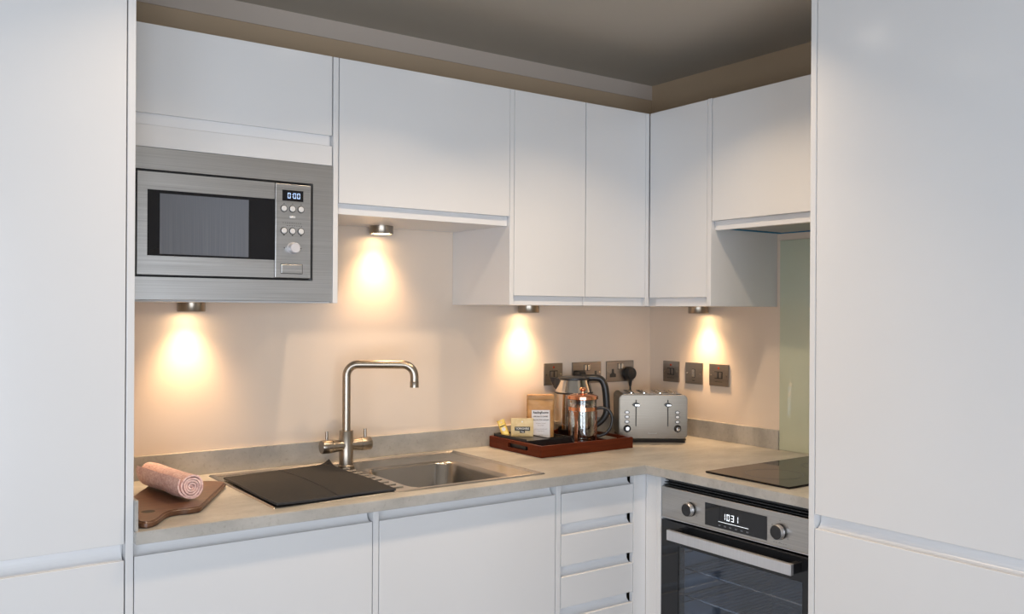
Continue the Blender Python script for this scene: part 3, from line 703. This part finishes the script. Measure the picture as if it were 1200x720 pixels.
# pale gold tea sachet
ts = thing('tea_sachet', 'square pale gold tea sachet with black name band in the caddy', 'sachet', (-.748, -.132, oz0 + .0365), CAMR, run=False)
obj('envelope', pouch(.079, .064, .009, .7, 12, .0006, 5), 'gold_paper', ts, 1.0)
obj('hang_dot', lathe([(0, .0), (.003, .0), (.003, .0004)], 16, '-y', (0, -.0052, .052)), 'white_print', ts)
obj('name_band', box(-.026, .028, -.0062, -.0054, .021, .0345), 'ink', ts)
text('band_print', 'YORKSHIRE', .0095, (.001, -.0066, .0278), 'white_print', ts, bold=.0002, sx=.95)
obj('lower_band', box(-.008, .010, -.0062, -.0054, .013, .0212), 'ink', ts)
text('band_print', 'Tea', .0075, (.001, -.0066, .0172), 'white_print', ts, bold=.0001)

# gold stick sachet
st = thing('sugar_stick', 'gold foil stick sachet leaning over the left end of the tray', 'sachet', (-.792, -.098, oz0 + .0365), CAMR, run=False)
tlt = Matrix.Rotation(-.36, 4, 'Y') @ Matrix.Rotation(-.10, 4, 'X')
o_ = obj('stick', pouch(.027, .060, .006, .6, 10, .0004, 9), 'gold_foil', st, 1.0); o_.data.transform(tlt)
o_ = obj('white_emblem', lathe([(0, 0), (.007, 0), (.007, .0003)], 20, '-y', (0, -.0038, .026)), 'white_print', st); o_.data.transform(tlt)
o_ = obj('dark_emblem', box(-.009, .009, -.0040, -.0032, .036, .0395), 'ink', st); o_.data.transform(tlt)
o_ = obj('pale_mark', box(-.003, .003, -.0042, -.0032, .048, .056), 'gold_paper', st); o_.data.transform(tlt)

# kettle
kt = thing('kettle', 'polished steel kettle with black lid and handle on the tray', 'kettle', (-.503, -.118, TZ + .0065), CAMR, run=False)
kt.scale = (1, 1, .965)
obj('foot', lathe([(0, 0), (.066, 0), (.068, .002), (.068, .010), (0, .010)], 48), 'black', kt, .6)
obj('body', lathe([(.0665, .010), (.0675, .012), (.0675, .066), (.0660, .0675), (.0660, .069), (.0675, .0705), (.0670, .185), (0, .185)], 64), 'kettle', kt, .5)
obj('chrome_ring', lathe([(.0665, .065), (.0700, .0662), (.0700, .0685), (.0665, .070)], 48), 'chrome', kt, .5)
obj('collar', lathe([(.0675, .186), (.0700, .188), (.0560, .234), (.05, .235)], 64), 'kettle', kt, .5)
obj('seal_ring', lathe([(.0705, .182), (.0712, .184), (.0712, .188), (.0700, .189), (.066, .188), (.066, .182)], 48), 'black', kt, .5)
obj('lid', lathe([(.0565, .234), (.0580, .236), (.0575, .242), (.050, .245), (0, .247)], 48), 'black', kt, .5)
obj('spout', loft([[(-.050, -.020, .238), (-.050, .020, .238), (-.064, .014, .195), (-.064, -.014, .195)], [(-.070, -.012, .242), (-.070, .012, .242), (-.074, .006, .205), (-.074, -.006, .205)], [(-.090, -.004, .243), (-.090, .004, .243), (-.084, .002, .228), (-.084, -.002, .228)]], True, True), 'black', kt)
hp = smooth_path([(.030, 0, .240), (.075, 0, .241), (.099, 0, .236), (.113, 0, .215), (.119, 0, .18), (.122, 0, .13), (.121, 0, .105), (.108, 0, .082), (.088, 0, .062), (.067, 0, .050)], 5)
hr = [.013 if i < 30 else .013 - .005 * (i - 30) / 15 for i in range(len(hp))]
obj('handle', tube(hp, hr, 14), 'black', kt, .9)

# cafetiere
fp = thing('cafetiere', 'glass cafetiere with copper frame and black loop handle at the tray front', 'cafetiere', (-.556, -.234, TZ + .0065), CAMR, run=False)
obj('glass_beaker', lathe([(.0465, .008), (.0465, .160), (.0450, .160), (.0450, .011), (0, .011)], 48), 'press_glass', fp, .6)
obj('base_ring', lathe([(.047, .004), (.0500, .004), (.0500, .010), (.047, .010), (.047, .004)], 48), 'chrome', fp, .6)
fp.scale = (1.04, 1.04, 1.05)
obj('lower_band', lathe([(.0468, .018), (.0485, .018), (.0485, .022), (.0468, .022)], 48), 'chrome', fp, .6)
obj('upper_band', lathe([(.0470, .121), (.0490, .121), (.0490, .133), (.0470, .133), (.0470, .121)], 48), 'copper', fp, .6)
for ang in (238, 336, 58, 156):
    a = math.radians(ang); ca, sa = math.cos(a), math.sin(a)
    def bar(r_, z_, hw): return [(r_ * ca - hw * sa, r_ * sa + hw * ca, z_), ((r_ + .002) * ca - hw * sa, (r_ + .002) * sa + hw * ca, z_), ((r_ + .002) * ca + hw * sa, (r_ + .002) * sa - hw * ca, z_), (r_ * ca + hw * sa, r_ * sa - hw * ca, z_)]
    obj('strap', loft([bar(.0510, .0, .0065), bar(.0500, .004, .0062), bar(.0480, .02, .0055), bar(.0475, .09, .005), bar(.0475, .120, .010)], True, True), 'copper', fp)
lid = obj('lid', lathe([(.0490, .158), (.0520, .160), (.0520, .169), (.047, .172), (.034, .176), (.016, .178), (0, .179)], 48), 'copper', fp, .5)
obj('plunger_knob', lathe([(.004, .178), (.004, .184), (.0105, .187), (.012, .193), (.008, .198), (0, .199)], 28), 'copper', lid, .6)
obj('filter_disc', lathe([(0, .146), (.0435, .146), (.0445, .149), (.0435, .152), (0, .152)], 40), 'black', fp, .5)
obj('plunger_rod', tube([(0, 0, .148), (0, 0, .186)], .0025, 10), 'chrome', fp, .8)
ca, sa = math.cos(-.15), math.sin(-.15)
hp = smooth_path([(.048, .128), (.066, .130), (.086, .124), (.097, .108), (.100, .088), (.094, .064), (.080, .046), (.064, .038), (.049, .034)], 5)
hp = [(p.x * ca, p.x * sa, p.y) for p in [Vector((q[0], q[1], 0)) for q in hp]] if False else [(q[0] * ca, q[0] * sa, q[1]) for q in [(v[0], v[1]) for v in smooth_path([(a_, b_, 0) for a_, b_ in ((.048, .128), (.066, .130), (.086, .124), (.097, .108), (.100, .088), (.094, .064), (.080, .046), (.064, .038), (.049, .034))], 5)]]
obj('handle', tube(hp, .0052, 12), 'black', fp, .9)

# ------------------------------------------------------------------ toaster
tn = thing('toaster', 'brushed steel four-slice toaster in the corner beside the tray', 'toaster', (-.258, -.284, .9102), CAMR, run=False)
W2, DP, TZ0, TZ1 = .1255, .205, .014, .176
obj('base', loft([[(x, y, 0) for x, y in rrect(-W2 + .006, W2 - .006, .004, DP - .004, .012, 5)], [(x, y, .012) for x, y in rrect(-W2 + .001, W2 - .001, .0, DP, .014, 5)], [(x, y, .0145) for x, y in rrect(-W2 + .003, W2 - .003, .002, DP - .002, .014, 5)]], True, True), 'black', tn, .6)
# shell: rounded corners seen from the front, extruded along depth
sh = rrect(-W2, W2, TZ0, TZ1, .017, 6)
shell = prism(sh, .004, DP - .010, axis='y'); 
for v in shell.verts:
    if v.co.y < .01: v.co.y = .008
obj('shell', shell, 'toaster_steel', tn, .6)
fpn = prism(rrect(-W2 - .0005, W2 + .0005, TZ0 - .0005, TZ1 + .001, .018, 6), 0, .008, bevel=.0025, axis='y')
obj('front_panel', fpn, 'toaster_steel', tn, .6)
obj('top_panel', box(-.108, .108, .022, DP - .030, TZ1, TZ1 + .0035, bevel=.0012), 'chrome', tn)
for x in (-.078, -.030, .030, .078):
    obj('slot', box(x - .013, x + .013, .034, DP - .042, TZ1 + .0030, TZ1 + .0040), 'gap', tn)
    obj('slot_rib', tube([(x, .034, TZ1 + .0045), (x, DP - .042, TZ1 + .0045)], .002, 8), 'chrome', tn)
for sx_ in (-.0645, .0290 + .0245):
    x = sx_
    obj('lever_slot', box(x - .0020, x + .0020, -.0006, .002, .060, .158, bevel=.0002), 'gap', tn)
    obj('lever', lathe([(.0, 0), (.0125, 0), (.0135, .004), (.0125, .012), (0, .013)], 24, '-y', (0, 0, 0)), 'black', tn, .5)
    l_ = LAST; l_.data.transform(Matrix.Translation((x, -.001, .140)) @ Matrix.Diagonal((1, 1, .55, 1)))
    obj('lever_cap', box(x - .006, x + .011, -.0165, -.0135, .1365, .1425, bevel=.001), 'chrome', tn)
for x in (-.0975, .0890):
    for z in (.112, .095, .077):
        obj('button_surround', lathe([(0, 0), (.0092, 0), (.0092, .0012), (0, .0014)], 20, '-y', (0, 0, 0)), 'black', tn, .5)
        l_ = LAST; l_.data.transform(Matrix.Translation((x, -.0003, z)) @ Matrix.Diagonal((1, 1, .72, 1)))
        obj('button', lathe([(0, .001), (.0062, .001), (.0062, .003), (0, .0034)], 20, '-y', (0, 0, 0)), 'button', tn, .5)
        l_ = LAST; l_.data.transform(Matrix.Translation((x, -.0003, z)) @ Matrix.Diagonal((1, 1, .65, 1)))
    obj('dial', lathe([(0, 0), (.0135, 0), (.0135, .003), (.0120, .005), (.0110, .014), (.009, .016), (0, .016)], 28, '-y', (x + .0005, 0, .0520)), 'black', tn, .5)
    obj('dial_cap', lathe([(0, .0155), (.0070, .0155), (.0065, .0170), (0, .0172)], 24, '-y', (x + .0005, 0, .0520)), 'chrome', tn, .5)
text('brand_print', 'Kenwood', .0075, (-.004, -.0006, .0345), 'ink_grey', tn, bold=.0002, sx=1.1)

# ------------------------------------------------------------------ sockets and switches
ZS0, ZS1 = 1.1140, 1.1970; ZSM = (ZS0 + ZS1) / 2
def plate(name, label, cat, s0, s1, rot):
    t_ = thing(name, label, cat, ((s0 + s1) / 2, 0, ZS0), rot, 'dark nickel wall plates above the worktop')
    obj('face_plate', box(s0, s1, -.0065, -.0005, ZS0, ZS1, bevel=.0015), 'bronze', t_)
    xs_ = (s0 + .010, s1 - .010)
    for x in xs_: obj('screw', lathe([(0, 0), (.0032, 0), (.003, .001), (0, .0012)], 14, '-y', (x, -.0065, ZSM)), 'bronze_light', t_, .5)
    return t_
def rocker(t_, x, z, m_='bronze_light', wd=.011, hh=.022):
    obj('switch_surround', box(x - wd / 2 - .0015, x + wd / 2 + .0015, -.0072, -.0065, z - hh / 2 - .0015, z + hh / 2 + .0015), 'black', t_)
    obj('rocker', box(x - wd / 2, x + wd / 2, -.0105, -.0068, z - hh / 2, z + hh / 2, bevel=.0012), m_, t_)
def pins(t_, x, z):
    obj('socket_insert', boxes([(x - .0055, x + .0055, -.0072, -.0064, z + .004, z + .020), (x - .016, x + .016, -.0072, -.0064, z - .013, z + .0005), (x - .010, x + .010, -.0071, -.0064, z + .0005, z + .004)]), 'black', t_)
def fused(t_, x, extra=True):
    obj('neon', lathe([(0, 0), (.0045, 0), (.004, .0015), (0, .002)], 14, '-y', (x, -.0065, ZS1 - .015)), 'neon', t_, .5)
    obj('switch_surround', box(x - .019, x + .019, -.0072, -.0065, ZSM - .013, ZSM + .014), 'black', t_)
    obj('rocker', box(x - .016, x - .003, -.0110, -.0072, ZSM - .010, ZSM + .011, bevel=.0012), 'bronze', t_)
    obj('fuse_holder', box(x + .003, x + .016, -.0100, -.0072, ZSM - .010, ZSM + .011, bevel=.0012), 'bronze', t_)
    if extra: obj('engraved_line', boxes([(x - .018 + k * .0062, x - .0135 + k * .0062, -.0067, -.0064, ZS0 + .0155, ZS0 + .0172) for k in range(6)]), 'ink', t_)
p = plate('fused_switch', 'square dark nickel fused switch on the back wall, behind the kettle spout', 'switch', -.5535, -.4655, 0); fused(p, -.5095)
p = plate('double_socket', 'double dark nickel socket on the back wall, behind the kettle lid', 'socket', -.4170, -.2710, 0)
rocker(p, -.3535, ZS1 - .022, wd=.010); rocker(p, -.3375, ZS1 - .022, wd=.010); pins(p, -.3005, ZSM - .014)
pins(p, -.3900, ZSM - .014)
p = plate('double_socket', 'double dark nickel socket on the back wall nearest the corner, above the toaster', 'socket', -.2425, -.0970, 0)
rocker(p, -.1785, ZS1 - .022, wd=.010); rocker(p, -.1620, ZS1 - .022, wd=.010); pins(p, -.2100, ZSM - .010)
pins(p, -.1300, ZSM - .010)
p = plate('fused_switch', 'dark nickel fused switch on the right wall, nearest the corner', 'switch', .0815, .1685, RR); fused(p, .1250)
p = plate('light_switch', 'dark nickel single rocker switch, middle plate on the right wall', 'switch', .2035, .2920, RR); rocker(p, .2475, ZSM, wd=.013, hh=.030)
obj('engraved_line', box(.241, .254, -.0067, -.0064, ZS0 + .012, ZS0 + .0145), 'ink', p)
p = plate('cooker_switch', 'dark nickel switch on the right wall, nearest the green glass', 'switch', .3265, .4210, RR); fused(p, .3738)

# plugs
q = thing('plug', 'round black toaster plug with cable in the socket nearest the corner', 'plug', (-.130, -.0072, ZSM - .010))
obj('plug_body', lathe([(0, 0), (.0255, 0), (.0275, .003), (.0270, .018), (.0230, .026), (.0150, .029), (0, .030)], 32, '-y', (-.130, -.0072, ZSM - .010)), 'black', q, .5)
obj('plug_neck', tube([(-.130, -.022, ZSM - .030), (-.130, -.022, ZSM - .060)], [.0085, .0050], 12), 'black', q, .8)
obj('cable', tube(smooth_path([(-.130, -.022, ZSM - .055), (-.131, -.024, 1.06), (-.134, -.030, .99), (-.138, -.036, .94), (-.150, -.040, .9145)], 5), .0035, 8), 'black', q, .9)
q = thing('plug', 'black kettle plug pushed into the double socket behind the kettle lid', 'plug', (-.388, -.0072, ZSM))
obj('plug_body', loft([[(x, -.0072, z) for x, z in rrect(-.414, -.362, 1.128, 1.166, .012, 5)], [(x, -.024, z) for x, z in rrect(-.412, -.364, 1.130, 1.166, .012, 5)], [(x, -.034, z) for x, z in rrect(-.404, -.372, 1.134, 1.160, .010, 5)]], True, True), 'black', q, .6)
obj('cable', tube(smooth_path([(-.388, -.026, 1.132), (-.388, -.028, 1.08), (-.392, -.024, .99), (-.400, -.022, .9145)], 5), .0035, 8), 'black', q, .9)

# ------------------------------------------------------------------ under-cabinet lights
def spot_light(s, z, rot, label, power=5.6):
    YL = -.058
    t_ = thing('cabinet_light', label, 'light', (s, YL, z), rot, 'round nickel lights under the wall cabinets')
    obj('housing', lathe([(0, 0), (.0385, 0), (.0385, -.024), (.0375, -.0255), (.0330, -.0255), (.0330, -.022)], 40, c=(s, YL, z)), 'nickel', t_, .6)
    obj('lens', lathe([(0, -.0225), (.0325, -.0225), (.0325, -.0215), (0, -.0215)], 32, c=(s, YL, z)), 'lens', t_)
    l = bpy.data.lights.new('bulb', 'SPOT'); l.energy = power; l.color = WARM; l.spot_size = math.radians(112); l.spot_blend = 1.0; l.shadow_soft_size = .018
    o = bpy.data.objects.new('bulb', l); COL.objects.link(o); o.parent = t_; o.location = (0, 0, -.030)
    l = bpy.data.lights.new('bulb_beam', 'SPOT'); l.energy = power * 1.15; l.color = WARM; l.spot_size = math.radians(84); l.spot_blend = 1.0; l.shadow_soft_size = .02
    o = bpy.data.objects.new('bulb_beam', l); COL.objects.link(o); o.parent = t_; o.location = (0, 0, -.030)
    return t_
spot_light(-1.869, ZB, 0, 'round nickel downlight under the microwave')
spot_light(-1.265, 1.668, 0, 'round nickel downlight under the short cabinet above the tap')
spot_light(-.667, ZB, 0, 'round nickel downlight under the double-door cabinet')
spot_light(.318, ZB, RR, 'round nickel downlight on the right wall above the switches')

# recessed ceiling downlights: a row above the worktop edge, and two over the room behind the view
for x, y, pw, lb in ((-.86, -.95, 4.6, 'recessed ceiling downlight above the oven corner'), (-1.45, -.95, 4.9, 'recessed ceiling downlight above the sink'), (-2.02, -.95, 2.0, 'recessed ceiling downlight beside the left tall cabinet'),
                     (-1.88, -3.17, 3.0, 'recessed ceiling downlight behind the viewer, to the left'), (-1.28, -3.25, 3.0, 'recessed ceiling downlight behind the viewer, to the right')):
    t_ = thing('ceiling_downlight', lb, 'light', (x, y, ZC - .004), 0, 'recessed ceiling downlights')
    obj('bezel', lathe([(.046, 0), (.049, -.003), (.040, -.006), (.038, -.001), (.046, 0)], 32, c=(x, y, ZC - .001)), 'white2', t_, .6)
    obj('lens', lathe([(0, -.002), (.038, -.002), (.038, -.001), (0, -.001)], 28, c=(x, y, ZC - .001)), 'lens_ceiling', t_)
    l = bpy.data.lights.new('bulb', 'AREA'); l.shape = 'DISK'; l.size = .07; l.energy = pw; l.color = (1.0, .75, .50); l.spread = math.radians(116)
    o = bpy.data.objects.new('bulb', l); COL.objects.link(o); o.parent = t_; o.location = (0, 0, -.008)

# ------------------------------------------------------------------ hob
h = thing('hob', 'narrow black ceramic glass hob on the right worktop', 'hob', (.97, -.31, .9102), RR)
obj('glass', box(.818, 1.1215, -.565, -.060, .9102, .9160, bevel=.0015), 'hob', h)
def ringmark(cx, cy, r): return lathe([(r, .9161), (r, .91625), (r + .0012, .91625), (r + .0012, .9161)], 48, c=(cx, cy, 0))
obj('zone_mark', ringmark(.970, -.435, .082), 'digit_dim', h); obj('zone_mark', ringmark(.970, -.195, .066), 'digit_dim', h)

# ------------------------------------------------------------------ oven
ov = thing('oven', 'built-in stainless steel oven with black glass door and clock reading 1031', 'oven', (.967, -.30, .253), RR)
O0, O1 = .6705, 1.2635; OF = -.6000
obj('vent_slot', box(O0, O1, OF + .030, OF + .040, .850, .8805), 'gap', ov)
for k, z in enumerate((.8535, .8610, .8690)): obj('vent_slat', box(O0, O1, OF + .008 + .004 * k, OF + .030, z, z + .0022), 'black', ov)
fa = obj('fascia', box(O0, O1, OF, OF + .025, .7570, .8510, bevel=.0015), 'steel_dark', ov)
dsp = obj('display', box(.8500, 1.0755, OF - .0012, OF, .7655, .8315, bevel=.0004), 'black_gloss', fa)
obj('display_digits', digits('1031', .9180, OF - .0013, .7925, .0185, .0100, .0058, .0021), 'digit_w', ov)
obj('display_line', box(.9020, 1.0120, OF - .0016, OF - .0012, .7840, .7853), 'digit_w', ov)
obj('display_icons', boxes([(.902 + k * .0205, .910 + k * .0205, OF - .0016, OF - .0012, .7720, .7760) for k in range(6)]), 'digit_dim', ov)
for x in (.7905, 1.1190):
    kb_ = obj('knob', lathe([(0, 0), (.0215, 0), (.0215, .004), (.0195, .005), (.0190, .018), (.0175, .0195), (0, .0195)], 36, '-y', (x, OF, .7990)), 'black', ov, .5)
    obj('knob_ring', lathe([(.0190, .004), (.0208, .006), (.0204, .016), (.0188, .0185)], 36, '-y', (x, OF, .7990)), 'alu', ov, .6)
    mk = []
    for a in (0, 60, 120, 180, 240, 300) if x > 1 else (0, 120, 240):
        ar = math.radians(a); mk.append((x + .030 * math.sin(ar) - .0014, x + .030 * math.sin(ar) + .0014, OF - .0003, OF + .0002, .799 + .030 * math.cos(ar) - .0014, .799 + .030 * math.cos(ar) + .0014))
    if x > 1: mk += [(x - .022 + k * .008, x - .017 + k * .008, OF - .0003, OF + .0002, .7665, .7680) for k in range(6)]
    obj('fascia_print', boxes(mk), 'ink_grey', ov)
do = obj('oven_door', boxes([(O0, .7420, OF, OF + .028, .2600, .7480), (1.1920, O1, OF, OF + .028, .2600, .7480), (.7420, 1.1920, OF, OF + .028, .6780, .7480), (.7420, 1.1920, OF, OF + .028, .2600, .3300)]), 'black_gloss', ov)
obj('door_pane', box(.7420, 1.1920, OF + .0015, OF + .0045, .3300, .6780), 'oven_glass', do)
obj('steel_lip', box(O0, O1, OF - .0012, OF + .0008, .7545, .7568), 'alu', ov)
obj('handle', box(.7365, 1.1900, OF - .046, OF - .034, .7020, .7330, bevel=.0015), 'alu', ov)
for x in (.7400, 1.1700): obj('handle_mount', box(x, x + .0180, OF - .034, OF + .001, .7040, .7310, bevel=.001), 'black', ov)
cy1 = -.12
obj('cavity', boxes([(.700, .716, OF + .030, cy1, .30, .735), (1.218, 1.234, OF + .030, cy1, .30, .735), (.700, 1.234, cy1, cy1 + .01, .30, .735), (.700, 1.234, OF + .030, cy1, .29, .30), (.700, 1.234, OF + .030, cy1, .735, .745)]), 'enamel', ov)
for z in (.60, .515, .42):
    bm = tube([(.722, OF + .045, z), (1.212, OF + .045, z)], .0030, 6)
    tube([(.722, cy1 - .02, z), (1.212, cy1 - .02, z)], .0030, 6, bm)
    for x in (.722, 1.212): tube([(x, OF + .045, z), (x, cy1 - .02, z)], .0030, 6, bm)
    for k in range(22):
        x = .742 + k * .0214; tube([(x, OF + .045, z + .001), (x, cy1 - .02, z + .001)], .0012, 4, bm)
    obj('wire_rack', bm, 'wire', ov)
for z in (.645, .575, .49, .40):
    bm = tube([(.7195, OF + .05, z), (.7195, cy1 - .03, z)], .0022, 6); tube([(1.2145, OF + .05, z), (1.2145, cy1 - .03, z)], .0022, 6, bm)
    obj('side_runner', bm, 'wire', ov)
